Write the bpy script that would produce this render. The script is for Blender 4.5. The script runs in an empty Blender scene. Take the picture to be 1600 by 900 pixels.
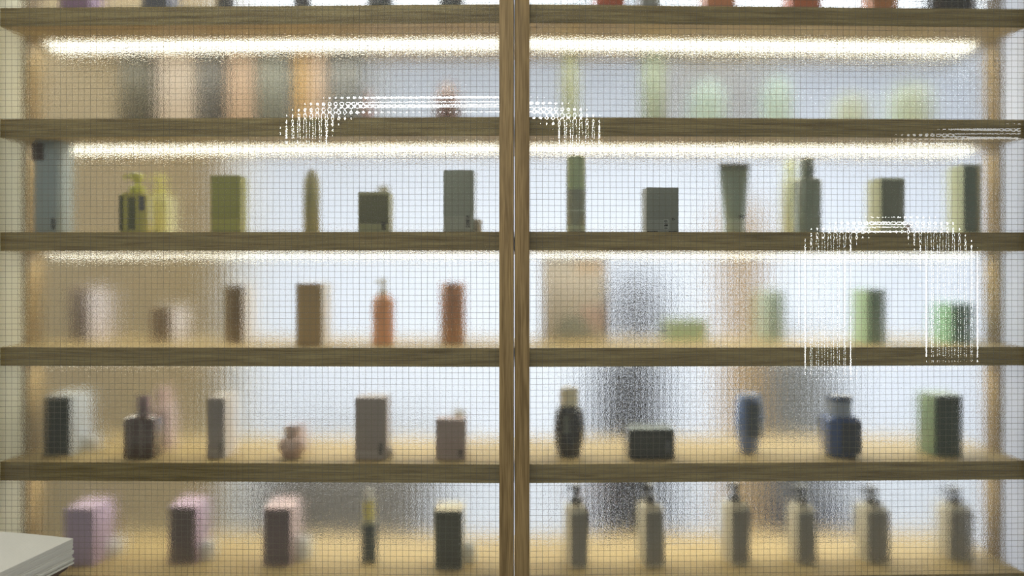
import bpy, bmesh, math, random
from mathutils import Vector, Matrix
random.seed(7)
S = bpy.context.scene
COL = S.collection

# ------------------------------------------------------------------ camera, world, lights, exposure
D, F, EYE, HOR = 1.6, 1280.0, 1.5, 435.0        # metres to the shelf fronts, focal length in px, eye height, horizon row
cam_d = bpy.data.cameras.new('camera')
cam_d.sensor_width = 36.0
cam_d.lens = 36.0 * F / 1600.0
cam_d.shift_y = -(450.0 - HOR) / 1600.0
cam_d.clip_start = 0.02
cam = bpy.data.objects.new('camera', cam_d)
COL.objects.link(cam)
cam.location = (0, -D, EYE)
cam.rotation_euler = (math.radians(90), 0, 0)
S.camera = cam

W = bpy.data.worlds.new('world')
S.world = W
W.use_nodes = True
W.node_tree.nodes['Background'].inputs[0].default_value = (1.0, 0.96, 0.85, 1)
W.node_tree.nodes['Background'].inputs[1].default_value = 0.315

def area(name, loc, size, power, color, rot=(0, 0, 0), size_y=None):
    l = bpy.data.lights.new(name, 'AREA')
    l.energy = power; l.color = color
    l.shape = 'RECTANGLE'; l.size = size; l.size_y = size_y or size
    o = bpy.data.objects.new(name, l); COL.objects.link(o)
    o.location = loc; o.rotation_euler = rot
    return o
area('front_room_ceiling_light', (-0.6, -1.1, 2.85), 1.4, 16, (1.0, 0.96, 0.88), size_y=0.8)
area('shop_overhead_area', (-1.0, 2.0, 2.95), 2.6, 84, (0.90, 0.93, 1.0), size_y=1.2)
area('shop_overhead_area', (2.0, 2.0, 2.95), 2.6, 88, (0.89, 0.925, 1.0), size_y=1.2)

area('shop_overhead_area', (0.0, 0.62, 2.95), 5.5, 60, (1.0, 0.97, 0.93), size_y=0.3)  # unseen extra light, added to brighten the plywood and shelf tops
S.cycles.use_denoising = True
S.cycles.denoising_prefilter = 'NONE'
S.cycles.sample_clamp_indirect = 3.0
S.view_settings.view_transform = 'Standard'
S.view_settings.look = 'None'
S.view_settings.exposure = 0.0
S.view_settings.gamma = 1.0
S.view_settings.use_curve_mapping = False

# ------------------------------------------------------------------ the two cabinets' own axes (they stand at a slight angle to each other)
PIV = Vector((0.0044, 0.0, 0.0))
ANG = {'L': -math.radians(1.30), 'R': math.radians(1.75)}
def world(side, x, y, z):
    a = ANG[side]; c, s = math.cos(a), math.sin(a)
    return Vector((PIV.x + x * c - y * s, PIV.y + x * s + y * c, z))
def local(side, p):
    a = -ANG[side]; c, s = math.cos(a), math.sin(a)
    x, y = p[0] - PIV.x, p[1] - PIV.y
    return (x * c - y * s, x * s + y * c, p[2])
CAM = Vector((0, -D, EYE))
def ray(px, py):
    return Vector(((px - 800.0) / F, 1.0, -(py - HOR) / F))
def on_depth(side, px, py, depth):
    """point of the line of sight that lies `depth` behind the cabinet's front plane"""
    d = ray(px, py)
    a = ANG[side]; n = Vector((-math.sin(a), math.cos(a), 0))
    t = (depth - n.dot(CAM - PIV)) / n.dot(d)
    return CAM + d * t
def on_height(px, py, z):
    d = ray(px, py)
    return CAM + d * ((z - EYE) / d.z)
MMPX = D / F
def zpx(py): return EYE - (py - HOR) * MMPX
SHELF_PX = [7.0, 183.0, 362.0, 544.0, 725.5, 904.0]
SHELF_Z = [zpx(p) for p in SHELF_PX]
THICK = 0.0365
SHELF_DEPTH = 0.27

# ------------------------------------------------------------------ materials
MATS = {}
def mat(name, color, rough=0.5, spec=0.5, metal=0.0, trans=0.0, emit=None, estr=0.0, vary=0.06, coat=0.0, ior=1.45):
    if name in MATS: return MATS[name]
    m = bpy.data.materials.new(name); m.use_nodes = True
    nt = m.node_tree; b = nt.nodes['Principled BSDF']
    b.inputs['Roughness'].default_value = rough
    b.inputs['Metallic'].default_value = metal
    b.inputs['Specular IOR Level'].default_value = spec
    b.inputs['Transmission Weight'].default_value = trans
    b.inputs['Coat Weight'].default_value = coat
    b.inputs['IOR'].default_value = ior
    if vary > 0:
        n = nt.nodes.new('ShaderNodeTexNoise'); n.inputs['Scale'].default_value = 40
        tc = nt.nodes.new('ShaderNodeTexCoord'); nt.links.new(tc.outputs['Object'], n.inputs['Vector'])
        r = nt.nodes.new('ShaderNodeValToRGB')
        c0 = [max(0, c * (1 - vary)) for c in color]; c1 = [min(1, c * (1 + vary)) for c in color]
        r.color_ramp.elements[0].color = (*c0, 1); r.color_ramp.elements[1].color = (*c1, 1)
        nt.links.new(n.outputs['Fac'], r.inputs['Fac']); nt.links.new(r.outputs['Color'], b.inputs['Base Color'])
    else:
        b.inputs['Base Color'].default_value = (*color, 1)
    if emit:
        b.inputs['Emission Color'].default_value = (*emit, 1); b.inputs['Emission Strength'].default_value = estr
    MATS[name] = m
    return m

def oak(name, axis, light, dark, scale=1.0):
    m = bpy.data.materials.new(name); m.use_nodes = True
    nt = m.node_tree; N = nt.nodes; L = nt.links
    b = N['Principled BSDF']; b.inputs['Roughness'].default_value = 0.55; b.inputs['Specular IOR Level'].default_value = 0.3
    tc = N.new('ShaderNodeTexCoord'); oi = N.new('ShaderNodeObjectInfo')
    off = N.new('ShaderNodeVectorMath'); off.operation = 'ADD'
    sc = N.new('ShaderNodeVectorMath'); sc.operation = 'SCALE'; sc.inputs['Scale'].default_value = 7.0
    comb = N.new('ShaderNodeCombineXYZ')
    for i in range(3): L.new(oi.outputs['Random'], comb.inputs[i])
    L.new(comb.outputs[0], sc.inputs[0]); L.new(tc.outputs['Object'], off.inputs[0]); L.new(sc.outputs[0], off.inputs[1])
    def stretched(long, cross, detail, dist):
        mp = N.new('ShaderNodeMapping')
        v = [cross, cross, cross]; v['xyz'.index(axis)] = long
        mp.inputs['Scale'].default_value = v
        n = N.new('ShaderNodeTexNoise'); n.inputs['Scale'].default_value = 1.0 * scale
        n.inputs['Detail'].default_value = detail; n.inputs['Distortion'].default_value = dist; n.inputs['Roughness'].default_value = 0.6
        L.new(off.outputs[0], mp.inputs['Vector']); L.new(mp.outputs[0], n.inputs['Vector'])
        return n
    broad = stretched(5, 110, 3, 0.6)
    fine = stretched(14, 700, 2, 0.0)
    r1 = N.new('ShaderNodeValToRGB'); r1.color_ramp.elements[0].position = 0.32; r1.color_ramp.elements[1].position = 0.62
    r1.color_ramp.elements[0].color = (*dark, 1); r1.color_ramp.elements[1].color = (*light, 1)
    L.new(broad.outputs['Fac'], r1.inputs['Fac'])
    r2 = N.new('ShaderNodeValToRGB'); r2.color_ramp.elements[0].position = 0.36; r2.color_ramp.elements[1].position = 0.55
    r2.color_ramp.elements[0].color = (0.62, 0.58, 0.52, 1); r2.color_ramp.elements[1].color = (1, 1, 1, 1)
    L.new(fine.outputs['Fac'], r2.inputs['Fac'])
    mx = N.new('ShaderNodeMix'); mx.data_type = 'RGBA'; mx.blend_type = 'MULTIPLY'; mx.inputs['Factor'].default_value = 1.0
    L.new(r1.outputs['Color'], mx.inputs['A']); L.new(r2.outputs['Color'], mx.inputs['B'])
    L.new(mx.outputs['Result'], b.inputs['Base Color'])
    bp = N.new('ShaderNodeBump'); bp.inputs['Strength'].default_value = 0.25; bp.inputs['Distance'].default_value = 0.001
    L.new(fine.outputs['Fac'], bp.inputs['Height']); L.new(bp.outputs[0], b.inputs['Normal'])
    return m
OAK_X = oak('oak_along_shelf', 'x', (0.50, 0.38, 0.17), (0.30, 0.215, 0.085))
OAK_Z = oak('oak_upright', 'z', (0.30, 0.212, 0.092), (0.175, 0.12, 0.05))
OAK_TAN = oak('tan_wood_upright', 'z', (0.55, 0.38, 0.18), (0.42, 0.28, 0.12))
PLY = oak('pale_plywood', 'z', (0.47, 0.38, 0.225), (0.41, 0.325, 0.185), 0.4)

PITCH_X, PITCH_Z = 0.0121, 0.0116
def glass_mat(name, back):
    m = bpy.data.materials.new(name); m.use_nodes = True
    nt = m.node_tree; N = nt.nodes; L = nt.links
    N.remove(N['Principled BSDF'])
    g = N.new('ShaderNodeBsdfGlass'); g.inputs['IOR'].default_value = 1.5
    g.inputs['Color'].default_value = (0.97, 0.985, 0.975, 1)
    L.new(g.outputs[0], N['Material Output'].inputs['Surface'])
    tc = N.new('ShaderNodeTexCoord')
    bp = N.new('ShaderNodeBump'); bp.inputs['Strength'].default_value = 1.0; bp.inputs['Distance'].default_value = 1.0
    if back:
        g.inputs['Roughness'].default_value = 0.10
        n = N.new('ShaderNodeTexNoise'); n.inputs['Scale'].default_value = 600; n.inputs['Detail'].default_value = 1.0
        L.new(tc.outputs['Object'], n.inputs['Vector'])
        mu = N.new('ShaderNodeMath'); mu.operation = 'MULTIPLY'; mu.inputs[1].default_value = 0.00054
        L.new(n.outputs['Fac'], mu.inputs[0]); L.new(mu.outputs[0], bp.inputs['Height'])
    else:
        g.inputs['Roughness'].default_value = 0.0
        sp = N.new('ShaderNodeSeparateXYZ'); L.new(tc.outputs['Object'], sp.inputs[0])
        wob = N.new('ShaderNodeTexNoise'); wob.inputs['Scale'].default_value = 60; wob.inputs['Detail'].default_value = 1
        L.new(tc.outputs['Object'], wob.inputs['Vector'])
        def wave(sock, pitch, fn):
            a = N.new('ShaderNodeMath'); a.operation = 'MULTIPLY'; a.inputs[1].default_value = 2 * math.pi / pitch
            L.new(sock, a.inputs[0])
            w = N.new('ShaderNodeMath'); w.operation = 'MULTIPLY_ADD'; w.inputs[1].default_value = 0.5
            L.new(wob.outputs['Fac'], w.inputs[0]); L.new(a.outputs[0], w.inputs[2])
            c = N.new('ShaderNodeMath'); c.operation = fn; L.new(w.outputs[0], c.inputs[0])
            return c
        cx, cz = wave(sp.outputs['X'], PITCH_X, 'COSINE'), wave(sp.outputs['Z'], PITCH_Z, 'COSINE')
        ad = N.new('ShaderNodeMath'); ad.operation = 'MULTIPLY_ADD'; ad.inputs[1].default_value = 3.9; L.new(cx.outputs[0], ad.inputs[0]); L.new(cz.outputs[0], ad.inputs[2])
        mu = N.new('ShaderNodeMath'); mu.operation = 'MULTIPLY'; mu.inputs[1].default_value = 0.0000105
        L.new(ad.outputs[0], mu.inputs[0])
        L.new(mu.outputs[0], bp.inputs['Height'])
    L.new(bp.outputs[0], g.inputs['Normal'])
    return m
GLASS_FRONT = glass_mat('wired_glass_smooth_face', False)
GLASS_BACK = glass_mat('wired_glass_grained_face', True)
WIRE = mat('wire_steel', (0.20, 0.19, 0.15), rough=0.5, metal=0.0, vary=0)
LED_ON = mat('led_diffuser_lit', (0.9, 0.88, 0.8), emit=(1.0, 0.95, 0.81), estr=19.0, vary=0)
ALU = mat('aluminium_channel', (0.55, 0.55, 0.54), rough=0.4, metal=0.6)
WHITE = mat('white_paint', (0.80, 0.82, 0.84), rough=0.6, vary=0.02)
def frosted(name, c):
    m = bpy.data.materials.new(name); m.use_nodes = True; N = m.node_tree.nodes; L = m.node_tree.links
    tr = N.new('ShaderNodeBsdfTranslucent'); tr.inputs['Color'].default_value = (*c, 1)
    mx = N.new('ShaderNodeMixShader'); mx.inputs[0].default_value = 0.6
    N['Principled BSDF'].inputs['Base Color'].default_value = (*c, 1)
    L.new(N['Principled BSDF'].outputs[0], mx.inputs[1]); L.new(tr.outputs[0], mx.inputs[2]); L.new(mx.outputs[0], N['Material Output'].inputs['Surface'])
    return m
FROST_L, FROST_R = frosted('led_glow_acrylic', (0.95, 0.93, 0.80)), frosted('daylight_tint_acrylic', (0.92, 0.93, 0.97))  # tints hold the light: LED glow at left, daylight at right
PLASTER = mat('shop_white_plaster', (0.78, 0.80, 0.84), rough=0.8, vary=0.03)
CEIL = mat('shop_ceiling_paint', (0.75, 0.77, 0.80), rough=0.9, vary=0.02)
FLOOR = mat('pale_concrete_floor', (0.50, 0.50, 0.50), rough=0.5, vary=0.08)

# ------------------------------------------------------------------ mesh helpers
def finish(bm, name, material, parent=None, smooth=False):
    me = bpy.data.meshes.new(name); bm.normal_update(); bm.to_mesh(me); bm.free()
    mats = material if isinstance(material, (list, tuple)) else [material]
    for m in mats: me.materials.append(m)
    if smooth:
        for p in me.polygons: p.use_smooth = True
        me.set_sharp_from_angle(angle=math.radians(38))
    o = bpy.data.objects.new(name, me); COL.objects.link(o)
    if parent: o.parent = parent
    return o
def add_box(bm, x0, x1, y0, y1, z0, z1, bevel=0.0):
    r = bmesh.ops.create_cube(bm, size=1.0)
    for v in r['verts']:
        v.co = Vector((x0 + (v.co.x + .5) * (x1 - x0), y0 + (v.co.y + .5) * (y1 - y0), z0 + (v.co.z + .5) * (z1 - z0)))
    if bevel > 0:
        es = list({e for v in r['verts'] for e in v.link_edges})
        bmesh.ops.bevel(bm, geom=es, offset=bevel, segments=2, affect='EDGES', profile=0.6)
    return bm
def box_obj(name, dims, material, parent=None, bevel=0.0):
    return finish(add_box(bmesh.new(), *dims, bevel=bevel), name, material, parent, smooth=bevel > 0)
def loft(bm, secs, p=2.0, n=28, cx=0.0, cy=0.0):
    rings = []
    for z, rx, ry in secs:
        ring = []
        for k in range(n):
            t = 2 * math.pi * k / n; c, s = math.cos(t), math.sin(t)
            ring.append(bm.verts.new((cx + rx * math.copysign(abs(c) ** (2 / p), c), cy + ry * math.copysign(abs(s) ** (2 / p), s), z)))
        rings.append(ring)
    for a, b in zip(rings, rings[1:]):
        for k in range(n):
            bm.faces.new((a[k], a[(k + 1) % n], b[(k + 1) % n], b[k]))
    bm.faces.new(list(reversed(rings[0]))); bm.faces.new(rings[-1])
    return bm
def loft_obj(name, secs, material, parent, p=2.0, n=28, cx=0.0, cy=0.0):
    return finish(loft(bmesh.new(), secs, p, n, cx, cy), name, material, parent, smooth=True)
def tube(bm, pts, r, n=10, closed=False):
    pts = [Vector(p) for p in pts]; rings = []; m = len(pts)
    for i, p in enumerate(pts):
        if closed: t = (pts[(i + 1) % m] - pts[i - 1])
        else: t = pts[min(i + 1, m - 1)] - pts[max(i - 1, 0)]
        t.normalize()
        u = t.cross(Vector((0, 1, 0.0)))
        if u.length < 1e-4: u = t.cross(Vector((1, 0, 0)))
        u.normalize(); v = t.cross(u)
        rings.append([bm.verts.new(p + (u * math.cos(2 * math.pi * k / n) + v * math.sin(2 * math.pi * k / n)) * r) for k in range(n)])
    pairs = list(zip(rings, rings[1:])) + ([(rings[-1], rings[0])] if closed else [])
    for a, b in pairs:
        for k in range(n): bm.faces.new((a[k], a[(k + 1) % n], b[(k + 1) % n], b[k]))
    if not closed: bm.faces.new(list(reversed(rings[0]))); bm.faces.new(rings[-1])
    return bm
def thing(name, label, cat, loc=(0, 0, 0), rotz=0.0, group=None):
    o = bpy.data.objects.new(name, None); COL.objects.link(o)
    o.empty_display_size = 0.02
    o.location = loc; o.rotation_euler = (0, 0, rotz)
    o['label'] = label; o['category'] = cat
    if group: o['group'] = group
    return o
def tag(o, label, cat, group=None):
    o['label'] = label; o['category'] = cat
    if group: o['group'] = group
    return o
def struct(o, label=None):
    o['kind'] = 'structure'
    if label: o['label'] = label
    return o

# ------------------------------------------------------------------ the setting: shop behind the shelves
def shell(name, dims, m, label):
    return struct(box_obj(name, dims, m), label)
shell('floor', (-4.5, 4.5, -2.6, 4.3, -0.05, 0.0), FLOOR, 'pale concrete floor of the shop')
shell('ceiling', (-4.5, 4.5, -0.05, 4.3, 3.0, 3.05), CEIL, 'white shop ceiling behind the shelves')
shell('wall_back', (-4.5, 4.5, 4.2, 4.3, 0.0, 3.0), PLASTER, 'white shop wall far behind the shelves')
shell('wall_left', (-4.5, -4.4, -0.05, 4.2, 0.0, 3.0), PLASTER, 'white shop wall on the left')
shell('wall_right', (4.4, 4.5, -0.05, 4.2, 0.0, 3.0), PLASTER, 'white shop wall on the right')
shell('wall_front_left', (-4.4, -1.075, -0.04, 0.0, 0.0, 3.0), PLASTER, 'wall beside the left cabinet')
shell('wall_front_right', (1.075, 4.4, -0.04, 0.0, 0.0, 3.0), PLASTER, 'wall beside the right cabinet')

# ------------------------------------------------------------------ cabinets: shelves with their light strips
ORD = ['topmost', 'second', 'third', 'fourth', 'fifth', 'bottom']
for side in 'LR':
    x0, x1 = (-1.017, -0.0004) if side == 'L' else (0.0004, 1.017)
    word = 'left' if side == 'L' else 'right'
    for i, z in enumerate(SHELF_Z):
        t = thing('oak_shelf', f'{ORD[i]} oak shelf of the {word} cabinet, behind wired glass', 'shelf',
                  world(side, 0, 0, z), ANG[side], 'oak shelves of the wall cabinets')
        bm = add_box(bmesh.new(), x0, x1, 0.0, SHELF_DEPTH, -THICK, 0.0)
        for v in bm.verts:                               # the ends that meet behind the door stiles are cut to one common plane
            if abs(v.co.x) < 0.01 and v.co.y > 0.1: v.co.x += SHELF_DEPTH * math.tan(ANG[side])
        finish(bm, 'board', OAK_X, t)
        if i == 5: continue
        ch = box_obj('light_channel', (x0 + (0.02 if side == 'L' else 0.03), x1 - 0.03 if side == 'L' else x1 - 0.03, 0.108, 0.157, -THICK - 0.002, -THICK), ALU, t)
        box_obj('light_strip', (x0 + (0.024 if side == 'L' else 0.034), x1 - 0.034 if side == 'L' else x1 - 0.034, 0.110, 0.155, -THICK - 0.0036, -THICK - 0.002), LED_ON, ch, bevel=0.0006)
ZB, ZT = 0.0, 2.25
for side, sg in (('L', -1), ('R', 1)):
    word = 'left' if side == 'L' else 'right'
    t = thing('cabinet_side', f'white side panel with oak back post at the far {word} end', 'panel', world(side, sg * 1.018, 0, 0), ANG[side], 'cabinet sides')
    a, b = sorted((0.0, sg * 0.012))
    box_obj('panel', (a, b, 0.0, 0.075, ZB, ZT), FROST_L if side == 'L' else FROST_R, t)
    box_obj('post', (a - (0.008 if sg > 0 else 0), b + (0.008 if sg < 0 else 0), 0.076, 0.125, ZB, ZT), OAK_Z, t)

# ------------------------------------------------------------------ wired glass doors
GZ0, GZ1 = 0.80, 2.20
def wires(side, x0, x1, parent):
    bm = bmesh.new(); rnd = random.Random(3 if side == 'L' else 4)
    r = 0.00028
    def run(pts):
        prev = None
        for p, horiz in pts:
            if horiz: ring = [(p[0], p[1] - r, p[2]), (p[0], p[1], p[2] + r), (p[0], p[1] + r, p[2]), (p[0], p[1], p[2] - r)]
            else: ring = [(p[0] - r, p[1], p[2]), (p[0], p[1] - r, p[2]), (p[0] + r, p[1], p[2]), (p[0], p[1] + r, p[2])]
            ring = [bm.verts.new(q) for q in ring]
            if prev:
                for k in range(4): bm.faces.new((prev[k], prev[(k + 1) % 4], ring[(k + 1) % 4], ring[k]))
            prev = ring
    yw = -0.0055
    x = x0 + 0.003; kx = 0
    while x < x1 - 0.002:
        ph, am = rnd.uniform(0, 6.28), rnd.uniform(0.0001, 0.00035); wl = rnd.uniform(9, 16)
        n = 44
        run([((x + am * math.sin(ph + wl * k / n * 6.28) + rnd.uniform(-.0001, .0001), yw - 0.0004, GZ0 + 0.002 + (GZ1 - GZ0 - 0.004) * k / n), False) for k in range(n + 1)])
        x += PITCH_X + rnd.uniform(-0.0003, 0.0003)
    z = GZ0 + 0.006
    while z < GZ1 - 0.002:
        ph, am = rnd.uniform(0, 6.28), rnd.uniform(0.0001, 0.0003); wl = rnd.uniform(3, 7)
        n = 36
        run([((x0 + 0.002 + (x1 - x0 - 0.004) * k / n, yw + 0.0004, z + am * math.sin(ph + wl * k / n * 6.28)), True) for k in range(n + 1)])
        z += PITCH_Z + rnd.uniform(-0.00025, 0.00025)
    o = finish(bm, 'wire_mesh', WIRE, parent); o['kind'] = 'stuff'; o['label'] = 'square grid of thin wire inside the glass'
    return o
for side, sg in (('L', -1), ('R', 1)):
    word = 'left' if side == 'L' else 'right'
    t = thing('glass_door', f'oak framed door of grained wired glass on the {word} cabinet', 'door', world(side, 0, 0, 0), ANG[side], 'wired glass doors')
    a, b = sorted((sg * 0.0006, sg * 0.0281))
    box_obj('stile', (a, b, -0.034, -0.0008, GZ0 - 0.06, GZ1 + 0.06), OAK_Z, t, bevel=0.0012)
    a2, b2 = sorted((sg * 1.0185, sg * 1.05))
    box_obj('stile', (a2, b2, -0.034, -0.0008, GZ0 - 0.06, GZ1 + 0.06), OAK_Z, t, bevel=0.0012)
    i0, i1 = sorted((sg * 0.0281, sg * 1.0185))
    box_obj('rail', (i0, i1, -0.034, -0.0008, GZ0 - 0.06, GZ0 - 0.0002), OAK_X, t, bevel=0.0012)
    box_obj('rail', (i0, i1, -0.034, -0.0008, GZ1 + 0.0002, GZ1 + 0.06), OAK_X, t, bevel=0.0012)
    bm = add_box(bmesh.new(), i0 + 0.0002, i1 - 0.0002, -0.0085, -0.0025, GZ0, GZ1)
    bm.normal_update()
    for f in bm.faces: f.material_index = 1 if f.normal.y > 0.5 else 0
    p = finish(bm, 'glass_pane', [GLASS_FRONT, GLASS_BACK], t); p['label'] = 'clear grained wired glass pane'
    wires(side, i0, i1, p)

# ------------------------------------------------------------------ goods: builders (origin at base centre of the FRONT face; +y goes away from the glass)
def cm(c): return mat('paint_%02d_%02d_%02d' % tuple(int(round(v * 99)) for v in c), c, rough=0.45, vary=0.05)
def gl(c): return mat('gloss_%02d_%02d_%02d' % tuple(int(round(v * 99)) for v in c), c, rough=0.18, vary=0.03, coat=0.4)
INK = mat('dark_print', (0.03, 0.03, 0.035), rough=0.6, vary=0)
LBL = mat('pale_print', (0.62, 0.62, 0.58), rough=0.6, vary=0.02)

def carton(t, w, h, d, c, band=None, barcode=False, lid=None, front=None):
    c_m = cm(c)
    b = box_obj('carton_body', (-w / 2, w / 2, 0.0, d, 0.0, h - 0.0012), c_m, t, bevel=0.0008)
    box_obj('lid_flap', (-w / 2 + 0.0004, w / 2 - 0.0004, 0.0004, d - 0.0004, h - 0.0012, h), cm(lid) if lid else c_m, t)
    if front: box_obj('front_panel', (-w / 2 + .0004, w / 2 - .0004, -0.0002, 0.0003, 0.0006, h - .0006), cm(front), t)  # recoloured front face: carries painted shade on most pale cartons
    if band:                                             # a band: (z0, z1, colour) as shares of the height
        for z0, z1, bc in band:
            box_obj('print_or_shade_panel', (-w / 2 + 0.002, w / 2 - 0.002, -0.0003, 0.0003, h * z0, h * z1), cm(bc), t)
    if barcode:
        bm = bmesh.new(); z = h * 0.08; x = w * barcode; rnd = random.Random(5)
        while z < h * 0.25:
            tk = rnd.choice((0.0007, 0.0012, 0.0020)); add_box(bm, x, x + w * 0.14, -0.0007, -0.0001, z, z + tk); z += tk + rnd.choice((0.0008, 0.0014))
        finish(bm, 'barcode', INK, t)
def pump_top(t, z, r, hgt, c, side=-1, y=0.0, nozzle=True, matte=False):
    m = cm(c) if matte else gl(c)
    loft_obj('collar', [(z, r * 1.0, r * 1.0), (z + hgt * 0.32, r * 1.0, r * 1.0), (z + hgt * 0.36, r * .86, r * .86)], m, t, cy=y)
    loft_obj('pump_stem', [(z + hgt * 0.36, r * 0.38, r * 0.38), (z + hgt * 0.66, r * 0.38, r * 0.38)], m, t, n=14, cy=y)
    hd = loft_obj('pump_head', [(z + hgt * 0.64, r * 0.62, r * 0.62), (z + hgt * 0.70, r * 0.8, r * 0.8), (z + hgt * 0.95, r * 0.78, r * 0.78), (z + hgt, r * 0.6, r * 0.6)], m, t, n=20, cy=y)
    if nozzle:
        bm = tube(bmesh.new(), [(0, y, z + hgt * .86), (side * r * 1.3, y, z + hgt * .86), (side * r * 1.75, y, z + hgt * .76)], r * 0.24, 8)
        finish(bm, 'nozzle', m, hd, smooth=True)
def bottle(t, w, h, d, c, capc, p=2.0, shoulder=0.8, neckw=0.4, cap_w=0.45, cap_h=0.2, label=None, pump=None, taper=1.0, gloss=True):
    """h is the full height with the cap"""
    m = gl(c) if gloss else cm(c); rx, ry = w / 2, d / 2; y = ry
    hb = h * (1 - cap_h)
    zs = hb * shoulder
    nr = min(rx, ry) * neckw * 2 if p > 2 else rx * neckw * 2
    nr = rx * neckw
    secs = [(0, rx * .92 * taper, ry * .92 * taper), (0.002, rx * taper, ry * taper), (zs, rx, ry)]
    for k in (0.35, 0.7, 0.9):
        a = math.sin(k * math.pi / 2)
        secs.append((zs + (hb - zs) * a, rx + (nr - rx) * (1 - math.cos(k * math.pi / 2)), ry + (min(nr, ry) - ry) * (1 - math.cos(k * math.pi / 2))))
    secs.append((hb, nr, min(nr, ry)))
    body = finish(loft(bmesh.new(), secs, p, 32, 0, y), 'bottle_body', m, t, smooth=True)
    if label:
        z0, z1, lc = label
        loft_obj('wrap_label', [(h * z0, rx * 1.008, ry * 1.008), (h * z1, rx * 1.008, ry * 1.008)], cm(lc), body, p, 32, 0, y)
    if pump: pump_top(t, hb, rx * cap_w, h * cap_h, capc, pump, y)
    else:
        r = rx * cap_w
        loft_obj('cap', [(hb, r, r), (h - 0.0015, r, r), (h, r * .9, r * .9)], gl(capc), t, 2, 26, 0, y)

# ------------------------------------------------------------------ goods: where each one stands
def place(row, x0, x1, ytop, base=None, depth=None):
    """front-face span in the photo -> (side, location, width, height); row 0 is what stands on the topmost shelf"""
    side = 'L' if (x0 + x1) / 2 < 803 else 'R'
    z = SHELF_Z[row]; pc = (x0 + x1) / 2
    if depth is None:
        depth = local(side, on_height(pc, base, z))[1]
        depth = max(0.008, min(0.17, depth))
    a, b, top = (on_depth(side, x0, HOR, depth), on_depth(side, x1, HOR, depth), on_depth(side, pc, ytop, depth))
    w = (b - a).length; h = top.z - z
    loc = (a + b) / 2; loc.z = z
    return side, loc, w, h
def item(name, label, cat, group, row, x0, x1, ytop, base=None, depth=None, rot=0.0):
    side, loc, w, h = place(row, x0, x1, ytop, base, depth)
    t = thing(name, label, cat, loc, ANG[side] + math.radians(rot), group)
    return t, w, h
G = ['goods on the topmost shelf', 'goods on the second shelf', 'goods on the third shelf', 'goods on the fourth shelf', 'goods on the fifth shelf', 'goods on the bottom shelf']

# --- row on the topmost shelf: only the feet show
for (x0, x1, c, lab, kind) in [
    (93, 140, (.30, .18, .30), 'mauve carton on the topmost shelf, leftmost thing up there', 'c'),
    (222, 262, (.10, .10, .13), 'dark slate carton on the topmost shelf, second from the left', 'c'),
    (334, 362, (.09, .09, .10), 'slim dark bottle on the topmost shelf, third from the left', 'b'),
    (455, 482, (.08, .08, .10), 'slim dark bottle on the topmost shelf, fourth from the left', 'b'),
    (569, 613, (.035, .04, .045), 'black round bottle on the topmost shelf, middle of the left cabinet', 'b'),
    (683, 726, (.035, .04, .045), 'black round bottle on the topmost shelf, nearest the door frame', 'b'),
    (932, 976, (.45, .10, .04), 'red carton on the topmost shelf, first right of the door frame', 'c'),
    (1003, 1031, (.30, .31, .30), 'slim grey carton on the topmost shelf beside the red one', 'c'),
    (1104, 1150, (.55, .22, .10), 'pale orange carton on the topmost shelf between red and rust cartons', 'c'),
    (1237, 1284, (.50, .15, .06), 'rust orange carton on the topmost shelf of the right cabinet', 'c'),
    (1364, 1404, (.48, .20, .07), 'brown orange carton on the topmost shelf beside the black pot', 'c'),
    (1468, 1544, (.02, .02, .022), 'wide black pot on the topmost shelf, rightmost thing up there', 'p')]:
    t, w, h = item({'c': 'carton', 'b': 'bottle', 'p': 'cosmetic_pot'}[kind], lab, {'c': 'box', 'b': 'bottle', 'p': 'pot'}[kind], G[0], 0, x0, x1, -95, depth=0.05)
    if kind == 'c': carton(t, w, h, 0.055, c)
    elif kind == 'b': bottle(t, w, h, w, c, (.05, .05, .05), 2, .8, .5, .5, .18)
    else:
        loft_obj('pot_body', [(0, w * .40, w * .40), (.004, w * .44, w * .44), (.03, w * .5, w * .5), (h * .6, w * .5, w * .5)], gl(c), t, cy=w / 2)
        loft_obj('lid', [(h * .6, w * .51, w * .51), (h * .78, w * .51, w * .51), (h * .8, w * .48, w * .48)], gl(c), t, cy=w / 2)

# --- row on the second shelf: far back from the glass, soft
for (x0, x1, c, lab) in [
    (186, 236, (.05, .045, .028), 'tall dark olive carton, first on the second shelf at left'),
    (246, 304, (.74, .66, .62), 'tall pinkish white carton between two dark ones on the second shelf'),
    (307, 351, (.05, .048, .045), 'tall dark grey carton beside the pinkish white one, second shelf'),
    (356, 396, (.56, .42, .33), 'tall peach carton beside the dark grey one, second shelf'),
    (402, 451, (.10, .105, .09), 'tall grey green carton on the second shelf, right of the peach one'),
    (460, 481, (.50, .33, .14), 'slim tan carton on the second shelf beside a blush one'),
    (483, 509, (.66, .52, .44), 'slim blush carton on the second shelf beside the tan one'),
    (514, 566, (.10, .105, .11), 'tall cool grey carton on the second shelf, right of the blush one')]:
    t, w, h = item('carton', lab, 'box', G[1], 1, x0, x1, 78, depth=0.205)
    carton(t, w, h, .05, c)
t, w, h = item('round_bottle', 'dark mauve round topped bottle on the second shelf near the door frame', 'bottle', G[1], 1, 676, 720, 122, depth=0.16)
loft_obj('bottle_body', [(0, w * .44, w * .44), (.003, w * .48, w * .48), (h * .45, w * .5, w * .5), (h * .7, w * .46, w * .46), (h * .88, w * .32, w * .32), (h * .97, w * .15, w * .15), (h, w * .05, w * .05)], gl((.10, .055, .055)), t, cy=w / 2)
t, w, h = item('small_bottle', 'small mauve bottle on the second shelf beside the cool grey carton', 'bottle', G[1], 1, 567, 583, 140, depth=0.16)
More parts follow.
